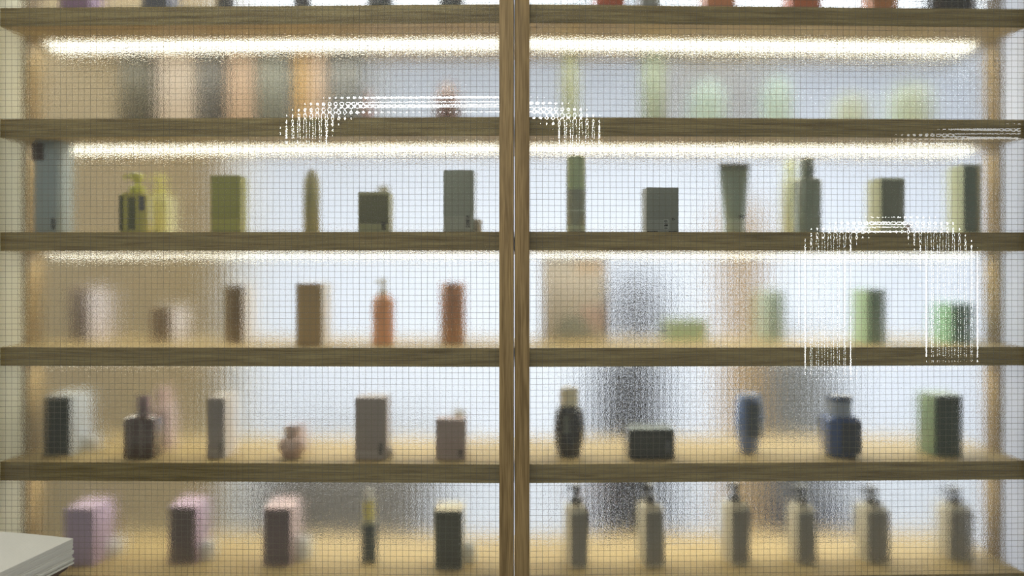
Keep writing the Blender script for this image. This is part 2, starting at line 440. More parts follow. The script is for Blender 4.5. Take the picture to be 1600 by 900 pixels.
bottle(t, w, h, w, (.25, .15, .15), (.35, .25, .25), 2, .7, .5, .5, .2)
t, w, h = item('slim_bottle', 'slim sage green bottle on the second shelf just right of the door frame', 'bottle', G[1], 1, 878, 906, 80, depth=0.20)
bottle(t, w, h, w, (.34, .38, .24), (.30, .34, .17), 2, .85, .8, .8, .2)
t, w, h = item('slim_carton', 'tall grey green carton on the second shelf, second right of the door frame', 'box', G[1], 1, 1006, 1038, 80, depth=0.20)
carton(t, w, h, .05, (.28, .34, .28))
for (x0, x1, yt, c, lab) in [
    (1084, 1140, 118, (.60, .80, .86), 'pale aqua domed jar on the second shelf, left one of two'),
    (1198, 1246, 112, (.60, .80, .86), 'pale aqua domed jar on the second shelf, right one of two'),
    (1312, 1366, 140, (.64, .74, .68), 'low pale green domed jar on the second shelf'),
    (1404, 1472, 122, (.58, .69, .60), 'tall pale green domed jar at the right end of the second shelf')]:
    t, w, h = item('domed_jar', lab, 'jar', G[1], 1, x0, x1, yt, depth=0.19)
    loft_obj('jar_body', [(0, w * .46, w * .46), (.003, w * .5, w * .5), (h * .6, w * .5, w * .5)], gl(c), t, cy=w / 2)
    loft_obj('domed_lid', [(h * .6, w * .51, w * .51), (h * .75, w * .49, w * .49), (h * .9, w * .38, w * .38), (h * .97, w * .22, w * .22), (h, w * .06, w * .06)], gl(c), t, cy=w / 2)

# --- row on the third shelf: close to the glass
t, w, h = item('tall_canister', 'tall grey blue canister at the far left of the third shelf', 'canister', G[2], 2, 50, 94, 219, depth=0.03)
loft_obj('canister_body', [(0, w * .49, .028), (.002, w * .5, .029), (h - .003, w * .5, .029), (h, w * .48, .027)], cm((.36, .42, .44)), t, p=5, cy=.03)
box_obj('printed_square', (-w * .47, -w * .06, 0.0003, 0.0012, h * .78, h * .97), mat('brown_print', (.06, .04, .035)), t)
box_obj('printed_mark', (w * .22, w * .32, 0.0003, 0.0012, h * .04, h * .16), INK, t)
t, w, h = item('pump_bottle', 'olive yellow pump bottle on the third shelf, left cabinet', 'bottle', G[2], 2, 183, 228, 268, depth=0.022)
hb = h * .66
loft_obj('bottle_body', [(0, w * .48, .024), (.002, w * .5, .026), (hb * .94, w * .5, .026), (hb, w * .44, .022)], gl((.46, .41, .11)), t, p=5, cy=.027)
box_obj('front_label_or_shade', (-w * .42, -w * .28, .0002, .001, hb * .05, hb * .92), cm((.10, .10, .04)), t)
box_obj('front_label_or_shade', (-w * .12, w * .14, .0002, .001, hb * .08, hb * .88), cm((.13, .13, .06)), t)
box_obj('front_label_or_shade', (w * .26, w * .46, .0002, .001, hb * .55, hb * .90), cm((.12, .12, .12)), t)
pump_top(t, hb, w * .28, h - hb, (.62, .60, .10), -1, .027)
t, w, h = item('pump_bottle', 'pale yellow pump bottle behind the olive yellow one on the third shelf', 'bottle', G[2], 2, 226, 264, 272, depth=0.095)
bottle(t, w, h, .04, (.80, .78, .40), (.75, .72, .18), 4, .85, .4, .5, .34, pump=-1)
t, w, h = item('carton', 'olive green carton on the third shelf, right of the yellow pump bottles', 'box', G[2], 2, 330, 376, 274, depth=0.03)
carton(t, w, h, .045, (.34, .33, .09), band=[(.04, .24, (.42, .40, .11))])
t, w, h = item('slim_tube', 'slim olive tube with bullet top on the third shelf', 'tube', G[2], 2, 471, 497, 262, depth=0.05)
loft_obj('tube_body', [(0, w * .46, w * .46), (.002, w * .5, w * .5), (h * .62, w * .5, w * .5)], gl((.36, .33, .16)), t, cy=w / 2)
loft_obj('bullet_cap', [(h * .62, w * .49, w * .49), (h * .80, w * .47, w * .47), (h * .9, w * .36, w * .36), (h * .96, w * .2, w * .2), (h, w * .05, w * .05)], gl((.40, .36, .18)), t, cy=w / 2)
t, w, h = item('carton', 'short olive carton with dark front print on the third shelf', 'box', G[2], 2, 560, 608, 300, depth=0.02)
carton(t, w, h, .05, (.36, .35, .19), band=[(.22, .92, (.15, .145, .08))], barcode=.26)
t, w, h = item('small_bottle', 'pale capped bottle peeking over the short olive carton', 'bottle', G[2], 2, 588, 608, 290, depth=0.085)
bottle(t, w, h, w, (.50, .48, .36), (.55, .54, .45), 2, .8, .6, .9, .22)
t, w, h = item('carton', 'tall grey green carton on the third shelf next to the door frame', 'box', G[2], 2, 693, 740, 266, depth=0.016)
carton(t, w, h, .05, (.33, .35, .29), band=[(.02, .26, (.40, .41, .34))], barcode=.24)
t, w, h = item('small_pot', 'tiny cream pot beside the tall grey green carton', 'pot', G[2], 2, 740, 753, 343, depth=0.03)
loft_obj('pot_body', [(0, w * .46, w * .46), (h * .6, w * .5, w * .5)], gl((.55, .50, .42)), t, cy=w / 2)
loft_obj('lid', [(h * .6, w * .51, w * .51), (h * .95, w * .5, w * .5), (h, w * .45, w * .45)], gl((.60, .55, .48)), t, cy=w / 2)

t, w, h = item('round_bottle', 'tall green cylinder bottle on the third shelf, first right of the door frame', 'bottle', G[2], 2, 886, 917, 242, depth=0.022)
loft_obj('bottle_body', [(0, w * .47, w * .47), (.002, w * .5, w * .5), (h * .56, w * .5, w * .5)], gl((.30, .32, .25)), t, cy=w / 2)
loft_obj('cap', [(h * .56, w * .49, w * .49), (h * .575, w * .5, w * .5), (h * .94, w * .49, w * .49), (h * .985, w * .46, w * .46), (h, w * .38, w * .38)], gl((.42, .50, .30)), t, cy=w / 2)
loft_obj('printed_band', [(h * .27, w * .503, w * .503), (h * .29, w * .503, w * .503)], cm((.45, .48, .38)), t, cy=w / 2)
loft_obj('printed_band', [(h * .03, w * .503, w * .503), (h * .09, w * .503, w * .503)], cm((.42, .46, .33)), t, cy=w / 2)
t, w, h = item('carton', 'grey carton with barcode and recycling mark against the glass, third shelf', 'box', G[2], 2, 1010, 1060, 293, depth=0.004)
carton(t, w, h, .05, (.27, .285, .25))
box_obj('print_or_shade_panel', (-w * .48, w * .22, -.0003, .0003, h * .03, h * .27), cm((.34, .35, .31)), t)
box_obj('barcode_ground', (w * .03, w * .18, -.0005, .0002, h * .06, h * .28), cm((.48, .49, .45)), t)
bm = bmesh.new()
for z0, z1 in ((.075, .10), (.125, .165), (.175, .19), (.205, .215), (.235, .26)): add_box(bm, w * .05, w * .16, -.0009, -.0004, h * z0, h * z1)
finish(bm, 'barcode', INK, t)
bm = bmesh.new()
tri = [Vector((w * .33 + w * .055 * math.cos(math.radians(a)), -.0008, h * .285 + w * .055 * math.sin(math.radians(a)))) for a in (90, 210, 330)]
for k in range(3):
    a, b = tri[k], tri[(k + 1) % 3]
    tube(bm, [a.lerp(b, .12), a.lerp(b, .72)], .0006, 6)
finish(bm, 'recycling_mark', INK, t)
bm = bmesh.new()
add_box(bm, -w * .48, -w * .16, -.0009, -.0002, .0003, .0016); add_box(bm, w * .18, w * .46, -.0009, -.0002, .0003, .0016)
finish(bm, 'printed_line', INK, t)['kind'] = 'stuff'
t, w, h = item('squeeze_tube', 'grey green squeeze tube standing on its cap, third shelf, right cabinet', 'tube', G[2], 2, 1128, 1176, 254, depth=0.045)
hc = h * .2
loft_obj('cap', [(0, w * .33, w * .33), (.002, w * .345, w * .345), (hc, w * .345, w * .345)], gl((.42, .48, .40)), t, cy=w * .35)
loft_obj('tube_body', [(hc, w * .34, w * .34), (hc + .003, w * .36, w * .36), (h * .55, w * .42, w * .27), (h * .9, w * .49, w * .06), (h * .93, w * .5, w * .02)], gl((.30, .36, .29)), t, cy=w * .35)
box_obj('crimp', (-w * .5, w * .5, w * .35 - .0015, w * .35 + .0015, h * .92, h), cm((.14, .17, .13)), t)
box_obj('printed_mark', (-w * .02, w * .25, -.0002, .002, h * .215, h * .25), INK, t)
t, w, h = item('round_bottle', 'dark grey green bottle with narrow cap on the third shelf', 'bottle', G[2], 2, 1250, 1288, 246, depth=0.03)
bottle(t, w, h, w * 1.1, (.26, .30, .24), (.21, .25, .20), 3, .93, .55, .54, .26)
t, w, h = item('round_bottle', 'pale green bottle behind the dark grey green one on the third shelf', 'bottle', G[2], 2, 1226, 1254, 250, depth=0.12)
bottle(t, w, h, w, (.68, .72, .52), (.60, .66, .42), 2, .9, .55, .6, .24)
t, w, h = item('carton', 'pale green carton with painted shade on its front, third shelf', 'box', G[2], 2, 1375, 1414, 278, depth=0.03, rot=4)
carton(t, w, h, .055, (.68, .71, .52), band=[(.2, .96, (.21, .225, .18))])  # band darkens the front: shade painted in, sides left pale
t, w, h = item('small_pot', 'tiny brown pot at the foot of the pale green carton', 'pot', G[2], 2, 1413, 1425, 350, depth=0.035)
loft_obj('pot_body', [(0, w * .46, w * .46), (h * .6, w * .5, w * .5)], gl((.28, .17, .10)), t, cy=w / 2)
loft_obj('lid', [(h * .6, w * .51, w * .51), (h, w * .48, w * .48)], gl((.30, .18, .10)), t, cy=w / 2)
t, w, h = item('carton', 'tall pale green carton with painted shade on its front at the right end, third shelf', 'box', G[2], 2, 1504, 1531, 257, depth=0.04)
carton(t, w, h, .06, (.66, .74, .56), band=[(.02, .98, (.15, .19, .16))])  # the band paints shade over the unlit front face

# --- row on the fourth shelf
def pot(label, row, x0, x1, yt, base, c, depth=None):
    t, w, h = item('small_pot', label, 'pot', G[row], row, x0, x1, yt, base=base, depth=depth)
    loft_obj('pot_body', [(0, w * .40, w * .40), (.002, w * .46, w * .46), (h * .45, w * .5, w * .5), (h * .6, w * .48, w * .48)], gl(c), t, cy=w / 2)
    loft_obj('lid', [(h * .6, w * .5, w * .5), (h * .8, w * .46, w * .46), (h * .94, w * .34, w * .34), (h, w * .12, w * .12)], gl(c), t, cy=w / 2)
for (x0, x1, yt, yb, c, d, lab, front) in [
    (111, 141, 450, 533, (.80, .73, .73), .085, 'slim pale carton with painted shade on its front, leftmost on the fourth shelf', (.13, .10, .09)),
    (236, 270, 481, 534, (.80, .74, .70), .080, 'short pale carton with painted shade on its front, second on the fourth shelf', (.17, .12, .075)),
    (353, 382, 446, 536, (.82, .79, .77), .080, 'slim white carton with painted shade on its front, third on the fourth shelf', (.19, .13, .065)),
    (463, 503, 443, 540, (.84, .80, .74), .075, 'white carton with painted shade on its front, on the fourth shelf beside the orange pump bottle', (.40, .27, .12))]:
    t, w, h = item('carton', lab, 'box', G[3], 3, x0, x1, yt, base=yb)
    carton(t, w, h, d, c, front=front)  # front darker than the body: shade put into its colour
t, w, h = item('pump_bottle', 'orange pump bottle with cream pump on the fourth shelf', 'bottle', G[3], 3, 579, 613, 436, base=539)
bottle(t, w, h, w, (.74, .35, .17), (.80, .76, .60), 2, .82, .35, .42, .24, pump=-1)
t, w, h = item('round_bottle', 'red brown cylinder bottle on the fourth shelf next to the door frame', 'bottle', G[3], 3, 686, 726, 442, base=538)
loft_obj('bottle_body', [(0, w * .46, w * .46), (.003, w * .5, w * .5), (h * .78, w * .5, w * .5)], gl((.40, .20, .11)), t, cy=w / 2)
loft_obj('cap', [(h * .78, w * .49, w * .49), (h * .97, w * .49, w * .49), (h, w * .44, w * .44)], gl((.46, .23, .13)), t, cy=w / 2)
t, w, h = item('backing_card', 'large beige picture card at the back of the fourth shelf by the door frame', 'card', G[3], 3, 846, 946, 402, depth=.20)
box_obj('card', (-w / 2, w / 2, 0, .006, 0, h), cm((.36, .325, .285)), t, bevel=.001)
bm = bmesh.new(); loft(bm, [(h * .04, w * .26, .001), (h * .12, w * .32, .001), (h * .26, w * .2, .001), (h * .32, w * .06, .001)], 2, 20, w * .0, -.001)
finish(bm, 'printed_blot', cm((.16, .16, .13)), t)
box_obj('printed_field', (w * .12, w * .47, -.0012, .0005, h * .12, h * .42), cm((.34, .25, .22)), t)
box_obj('printed_field', (w * .05, w * .47, -.0012, .0005, h * .80, h * .97), cm((.34, .26, .19)), t)
t, w, h = item('low_jar', 'low wide green jar on the fourth shelf of the right cabinet', 'jar', G[3], 3, 1041, 1107, 498, base=533)
loft_obj('jar_body', [(0, w * .48, .03), (.002, w * .5, .032), (h * .58, w * .5, .032)], gl((.36, .46, .30)), t, p=5, cy=.033)
loft_obj('lid', [(h * .58, w * .505, .0325), (h * .97, w * .505, .0325), (h, w * .48, .03)], gl((.36, .46, .31)), t, p=5, cy=.033)
for (x0, x1, yt, yb, c, bandc, lab) in [
    (1198, 1226, 454, 533, (.60, .70, .60), (.25, .32, .27), 'slim grey green carton on the fourth shelf, right cabinet'),
    (1354, 1384, 452, 537, (.50, .70, .48), (.19, .27, .21), 'mid green carton with painted shade on its front, on the fourth shelf'),
    (1485, 1521, 474, 537, (.36, .66, .44), (.13, .21, .16), 'short deep green carton at the right end of the fourth shelf')]:
    t, w, h = item('carton', lab, 'box', G[3], 3, x0, x1, yt, base=yb, rot=6)
    carton(t, w, h, .062, c, band=[(.03, .97, bandc)])  # bandc paints the shaded front, the body keeps its lit green

# --- row on the fifth shelf
t, w, h = item('carton', 'carton with black green front and pale blue side, leftmost on the fifth shelf', 'box', G[4], 4, 70, 111, 620, base=712)
carton(t, w, h, .085, (.66, .72, .78), front=(.035, .043, .038))
pot('small white pot beside the leftmost carton on the fifth shelf', 4, 124, 152, 680, None, (.80, .80, .79), depth=.10)
t, w, h = item('glass_bottle', 'dark plum glossy bottle with capped neck on the fifth shelf', 'bottle', G[4], 4, 190, 240, 620, base=717)
hb = h * .68
loft_obj('bottle_body', [(0, w * .47, .026), (.003, w * .5, .028), (hb * .93, w * .5, .028), (hb * .98, w * .42, .024), (hb, w * .22, .012)], gl((.10, .065, .06)), t, p=6, cy=.029)
for a, b in ((-.26, -.20), (.10, .15)): box_obj('printed_stripe', (w * a, w * b, -.0002, .002, hb * .08, hb * .9), cm((.26, .21, .19)), t)
loft_obj('neck', [(hb * .99, w * .20, w * .20), (h * .8, w * .17, w * .17)], gl((.18, .12, .12)), t, cy=.029)
loft_obj('cap', [(h * .8, w * .2, w * .2), (h * .99, w * .2, w * .2), (h, w * .18, w * .18)], gl((.26, .17, .18)), t, cy=.029)
t, w, h = item('glass_bottle', 'pale pink bottle behind the dark plum one on the fifth shelf', 'bottle', G[4], 4, 236, 266, 606, depth=.115)
bottle(t, w, h, .04, (.62, .48, .46), (.70, .52, .50), 4, .86, .45, .7, .24)
t, w, h = item('carton', 'slim white carton with painted shade on its front, on the fifth shelf', 'box', G[4], 4, 324, 351, 622, base=716)
carton(t, w, h, .075, (.82, .78, .77), front=(.27, .235, .225), band=[(.02, .16, (.36, .32, .30))], barcode=.2)  # front face holds painted shade; band and barcode are print
t, w, h = item('round_jar', 'small round blush jar with short neck on the fifth shelf', 'jar', G[4], 4, 429, 472, 668, base=719)
r = w / 2
loft_obj('jar_body', [(0, r * .55, r * .55)] + [(r * .86 * (1 - math.cos(a)) * .98, r * math.sin(a) if a > .62 else r * .6, r * math.sin(a) if a > .62 else r * .6) for a in (.7, .95, 1.2, 1.5, 1.8, 2.1, 2.35, 2.5)], gl((.58, .42, .36)), t, cy=r)
loft_obj('neck', [(h * .60, r * .50, r * .50), (h * .74, r * .48, r * .48)], gl((.55, .40, .34)), t, cy=r)
loft_obj('cap', [(h * .74, r * .54, r * .54), (h * .97, r * .54, r * .54), (h, r * .48, r * .48)], gl((.60, .44, .38)), t, cy=r)
t, w, h = item('round_jar', 'blush jar hidden half behind the small round one on the fifth shelf', 'jar', G[4], 4, 458, 478, 662, depth=.11)
bottle(t, w, h, w, (.66, .50, .44), (.66, .50, .46), 2, .7, .5, .6, .3)
t, w, h = item('carton', 'tall taupe carton with small barcode in the middle of the fifth shelf', 'box', G[4], 4, 555, 603, 622, base=718)
carton(t, w, h, .055, (.33, .275, .25), band=[(.02, .14, (.40, .34, .31))], barcode=.26)
pot('tiny taupe pot at the foot of the tall taupe carton', 4, 600, 613, 700, 716, (.40, .36, .32))
t, w, h = item('carton', 'short rosy taupe carton on the fifth shelf next to the door frame', 'box', G[4], 4, 681, 727, 656, base=718)
carton(t, w, h, .045, (.36, .275, .25), band=[(.02, .14, (.42, .33, .30))], barcode=.27)
t, w, h = item('small_bottle', 'pale capped bottle peeking over the short rosy taupe carton', 'bottle', G[4], 4, 708, 727, 641, depth=.10)
bottle(t, w, h, w, (.60, .58, .50), (.72, .72, .64), 2, .8, .6, .9, .22)
t, w, h = item('oval_bottle', 'black oval bottle with cream cap on the fifth shelf', 'bottle', G[4], 4, 867, 914, 608, base=716)
hb = h * .75
loft_obj('bottle_body', [(0, w * .34, w * .26), (.003, w * .38, w * .3), (hb * .25, w * .47, w * .36), (hb * .55, w * .5, w * .38), (hb * .85, w * .46, w * .36), (hb * .95, w * .38, w * .32), (hb, w * .28, w * .26)], gl((.018, .022, .016)), t, cy=w * .38)
box_obj('front_label_or_shade', (-w * .22, -w * .02, -.0005, .004, hb * .48, hb * .82), cm((.13, .14, .12)), t)
loft_obj('cap', [(hb, w * .30, w * .30), (h * .96, w * .30, w * .30), (h, w * .25, w * .25)], cm((.84, .77, .56)), t, cy=w * .38)
t, w, h = item('soap_box', 'low wide black box on the fifth shelf right of the oval bottle', 'box', G[4], 4, 984, 1054, 671, base=717)
carton(t, w, h, .055, (.022, .026, .022), lid=(.16, .18, .16))  # lid greyer than the body: light on the top painted in
box_obj('front_label_or_shade', (w * .29, w * .39, -.0004, .0003, h * .18, h * .62), cm((.10, .10, .11)), t)
box_obj('front_panel', (-w * .40, w * .26, -.0004, .0003, h * .14, h * .84), cm((.040, .044, .036)), t)
t, w, h = item('vase_bottle', 'slate blue vase shaped bottle on the fifth shelf', 'bottle', G[4], 4, 1154, 1197, 617, base=711)
loft_obj('bottle_body', [(0, w * .28, w * .26), (.003, w * .31, w * .3), (h * .14, w * .36, w * .34), (h * .36, w * .48, w * .44), (h * .55, w * .5, w * .46), (h * .86, w * .46, w * .42), (h * .93, w * .40, w * .38)], gl((.10, .15, .30)), t, cy=w * .46)
loft_obj('cap', [(h * .93, w * .40, w * .38), (h * .985, w * .38, w * .36), (h, w * .33, w * .3)], gl((.12, .18, .34)), t, cy=w * .46)
box_obj('front_label_or_shade', (-w * .18, w * .30, -.001, .006, h * .3, h * .86), cm((.05, .065, .085)), t)  # dark front patch: shade painted beside the lit blue side
t, w, h = item('glass_bottle', 'navy blue bottle with wide two tone cap on the fifth shelf', 'bottle', G[4], 4, 1296, 1350, 620, base=716)
hb = h * .66
loft_obj('bottle_body', [(0, w * .40, .022), (.003, w * .43, .025), (hb * .2, w * .5, .03), (hb * .92, w * .5, .03), (hb, w * .42, .024)], gl((.045, .085, .22)), t, p=4, cy=.031)
box_obj('front_label_or_shade', (-w * .16, w * .42, -.0004, .003, hb * .12, hb * .88), cm((.025, .035, .055)), t)  # near-black patch paints the front as shaded, blue left at the side
loft_obj('cap_ring', [(hb, w * .32, .022), (h * .9, w * .32, .022)], gl((.30, .34, .42)), t, cy=.031)
loft_obj('cap_top', [(h * .9, w * .35, .024), (h * .99, w * .35, .024), (h, w * .32, .022)], gl((.035, .06, .13)), t, cy=.031)
t, w, h = item('carton', 'olive green carton with painted shade on its front at the right end, fifth shelf', 'box', G[4], 4, 1459, 1504, 618, base=713, rot=4)
carton(t, w, h, .062, (.15, .21, .12), band=[(.02, .98, (.045, .065, .05))])  # darker green band: the unlit front put into colour

# --- row on the bottom shelf
for (x0, x1, yt, yb, c, d, r, lab) in [
    (100, 147, 795, 883, (.48, .38, .53), .075, -4, 'lavender carton on the bottom shelf, leftmost, beside the paper stack'),
    (264, 307, 791, 880, (.44, .34, .46), .07, 0, 'mauve carton with painted shade on its front, bottom shelf, second from the left'),
    (411, 455, 794, 883, (.56, .44, .46), .075, 0, 'blush carton with painted shade on its front, bottom shelf, third from the left')]:
    t, w, h = item('carton', lab, 'box', G[5], 5, x0, x1, yt, base=yb, rot=r)
    front = {100: None, 264: [(.02, .98, (.15, .115, .11))], 411: [(.02, .98, (.16, .12, .125))]}[x0]  # dark bands: shade painted on the mauve and blush fronts
    carton(t, w, h, d, c, band=front)
pot('small white pot behind the lavender carton on the bottom shelf', 5, 148, 184, 845, None, (.84, .84, .82), depth=.10)
pot('small white pot behind the mauve carton, bottom shelf', 5, 307, 333, 846, None, (.84, .84, .82), depth=.085)
pot('small white pot behind the blush carton, bottom shelf', 5, 455, 484, 840, None, (.84, .84, .82), depth=.085)
pot('small bluish white pot behind the olive beige carton, bottom shelf', 5, 722, 743, 850, None, (.74, .78, .80), depth=.085)
t, w, h = item('dropper_bottle', 'small dropper bottle with yellow neck and dark label on the bottom shelf', 'bottle', G[5], 5, 562, 587, 768, base=882)
hb = h * .60
loft_obj('bottle_body', [(0, w * .46, w * .46), (.002, w * .5, w * .5), (hb * .93, w * .5, w * .5), (hb, w * .36, w * .36)], gl((.42, .40, .26)), t, cy=w / 2)
loft_obj('wrap_label', [(hb * .04, w * .505, w * .505), (hb * .92, w * .505, w * .505)], cm((.05, .065, .065)), t, cy=w / 2)
loft_obj('neck', [(hb, w * .34, w * .34), (h * .86, w * .32, w * .32)], gl((.66, .58, .16)), t, cy=w / 2)
loft_obj('cap', [(h * .86, w * .3, w * .3), (h * .97, w * .3, w * .3), (h, w * .22, w * .22)], gl((.84, .83, .76)), t, cy=w / 2)
t, w, h = item('carton', 'olive beige carton with painted shade in front and painted light on top, bottom shelf by the door frame', 'box', G[5], 5, 679, 723, 798, base=889)
carton(t, w, h, .06, (.55, .52, .40), band=[(.02, .98, (.075, .075, .05))], lid=(.72, .66, .48))  # front painted as shaded, lid painted as lit
PB = [(892, 920, 762, 888, 12, 'first right of the door frame'), (1008, 1040, 760, 886, 10, 'second right of the door frame'),
      (1142, 1174, 758, 883, 12, 'third right of the door frame'), (1246, 1277, 764, 882, 4, 'fourth right of the door frame'),
      (1354, 1392, 764, 880, 4, 'fifth right of the door frame'), (1481, 1521, 764, 876, 0, 'at the right end of the row')]
for x0, x1, yt, yb, r, wd in PB:
    t, w, h = item('pump_bottle', f'grey beige pump bottle with black pump, bottom shelf, {wd}', 'bottle', 'row of grey beige pump bottles', 5, x0, x1, yt, base=yb, rot=r)
    hb = h * .77; d = .056
    loft_obj('bottle_body', [(0, w * .48, d * .47), (.003, w * .5, d * .5), (hb * .9, w * .5, d * .5), (hb * .96, w * .44, d * .42), (hb, w * .26, w * .26)], cm((.66, .62, .50)), t, p=7, n=32, cy=d / 2)
    box_obj('front_label_or_shade', (-w * .46, w * .46, -.0004, .003, hb * .05, hb * .88), cm((.27, .25, .215)), t)  # dark front face: painted shade, the lit sides stay cream
    pump_top(t, hb, w * .30, h - hb, (.012, .013, .014), -1, d / 2, matte=True)

# ------------------------------------------------------------------ stack of paper on a counter in front of the glass
t = thing('paper_stack', 'stack of white textured paper sheets in front of the glass, lower left', 'paper', (-0.673, -0.342, 1.062), math.radians(-8))
paper = mat('white_textured_paper', (0.60, 0.595, 0.53), rough=0.85, vary=0.02)
nt = paper.node_tree; tcn = nt.nodes.new('ShaderNodeTexCoord'); wv = nt.nodes.new('ShaderNodeTexWave')
wv.inputs['Scale'].default_value = 260; wv.bands_direction = 'DIAGONAL'
bpn = nt.nodes.new('ShaderNodeBump'); bpn.inputs['Strength'].default_value = 0.35; bpn.inputs['Distance'].default_value = 0.0004
nt.links.new(tcn.outputs['Object'], wv.inputs['Vector']); nt.links.new(wv.outputs['Fac'], bpn.inputs['Height'])
nt.links.new(bpn.outputs[0], nt.nodes['Principled BSDF'].inputs['Normal'])
NS = 13
for k in range(NS):
    bm = bmesh.new(); nx = 12; rnd = random.Random(k)
    ox, oy = rnd.uniform(-.0022, .0006), rnd.uniform(-.002, .001)
    zb, th = 0.0030 * k, 0.0027
    rows = []
    for i in range(nx + 1):
        u = i / nx; x = -0.30 * (1 - u) + ox
        lift = 0.006 * math.sin(math.pi * u) * (k / NS)
        rows.append([bm.verts.new((x, y, z)) for (y, z) in ((oy, zb + lift), (oy - .21, zb + lift * .6), (oy - .21, zb + th + lift * .6), (oy, zb + th + lift))])
    for a, b in zip(rows, rows[1:]):
        for q in range(4): bm.faces.new((a[q], b[q], b[(q + 1) % 4], a[(q + 1) % 4]))
    bm.faces.new(rows[0]); bm.faces.new(list(reversed(rows[-1])))
    bmesh.ops.recalc_face_normals(bm, faces=bm.faces)
    finish(bm, 'sheet', paper, t)
t = thing('counter', 'dark wooden counter under the paper stack', 'counter', (-0.84, -0.44, 0.0))
DKW = oak('dark_counter_wood', 'x', (0.10, 0.06, 0.035), (0.06, 0.035, 0.02))
box_obj('counter_top', (-.30, .125, -.16, .16, 1.032, 1.062), DKW, t, bevel=.002)
for x in (-.28, .09):
    for y in (-.14, .11): box_obj('leg', (x, x + .03, y, y + .03, 0, 1.032), DKW, t)

# ------------------------------------------------------------------ shop things seen softly behind the shelves
def bgpt(px, py, y): 
    d = ray(px, py); return CAM + d * (D + y)
def bgbox(t, name, px0, px1, y, depth, z0, z1, m, bevel=.01):
    a, b = bgpt(px0, HOR, y).x - t.location.x, bgpt(px1, HOR, y).x - t.location.x
    return box_obj(name, (a, b, 0, depth, z0, z1), m, t, bevel=bevel)
t = thing('wall_unit', 'tall pale plywood wall unit blurred in the shop at left', 'cabinet', (bgpt(200, HOR, .75).x, .75, 0))
bgbox(t, 'side_board', -160, 330, .75, .35, 0.0, 2.6, PLY)
bgbox(t, 'plinth', -156, 326, .74, .02, 0.0, .1, PLY)
t = thing('white_column', 'slim white column beside the plywood unit in the shop', 'column', (bgpt(374, HOR, .8).x, .8, 0))
r = 0.045
loft_obj('shaft', [(0, r, r), (2.9, r, r)], WHITE, t); loft_obj('base_ring', [(0, r * 1.5, r * 1.5), (.05, r * 1.5, r * 1.5)], WHITE, t)
GREY = mat('grey_laminate', (.17, .16, .145), rough=.5); NAVY = mat('navy_panel', (.05, .055, .08), rough=.5); LGREY = mat('light_grey_panel', (.34, .35, .36), rough=.5)
t = thing('display_table', 'low grey display table in the shop behind the dropper bottle', 'table', (bgpt(520, HOR, 1.3).x, 1.3, 0))
bgbox(t, 'table_top', 375, 690, 1.3, .5, .82, .86, GREY); bgbox(t, 'table_body', 390, 670, 1.32, .45, 0, .82, GREY)
t = thing('display_stand', 'tall grey display stand in the shop behind the blue bottles', 'stand', (bgpt(1260, HOR, 1.0).x, 1.0, 0))
bgbox(t, 'upper_panel', 1195, 1310, 1.0, .3, .80, 1.30, mat('mid_grey_panel', (.17, .175, .17), rough=.5)); bgbox(t, 'base', 1190, 1335, .98, .34, 0, .80, NAVY)
t = thing('wooden_post', 'slim tan wooden post in the shop behind the third and fourth shelves', 'post', (bgpt(1160, HOR, .8).x, .8, 0))
bgbox(t, 'shaft', 1138, 1190, .8, .1, 0, 1.72, OAK_TAN); bgbox(t, 'foot', 1130, 1198, .78, .14, 0, .04, OAK_TAN)
t = thing('hanging_panel', 'grey panel hanging under the shop ceiling behind the aqua jars', 'panel', (bgpt(1120, HOR, 1.0).x, 1.0, 0))
bgbox(t, 'board', 1040, 1205, 1.0, .06, 1.93, 2.34, LGREY)
for px in (1060, 1185): bgbox(t, 'hanger', px, px + 5, 1.02, .012, 2.34, 3.0, ALU, 0)
t = thing('hanging_panel', 'small grey panel hanging under the shop ceiling behind the cool grey carton', 'panel', (bgpt(540, HOR, 1.0).x, 1.0, 0))
bgbox(t, 'board', 500, 590, 1.0, .06, 1.93, 2.34, LGREY)
for px in (515, 575): bgbox(t, 'hanger', px, px + 5, 1.02, .012, 2.34, 3.0, ALU, 0)

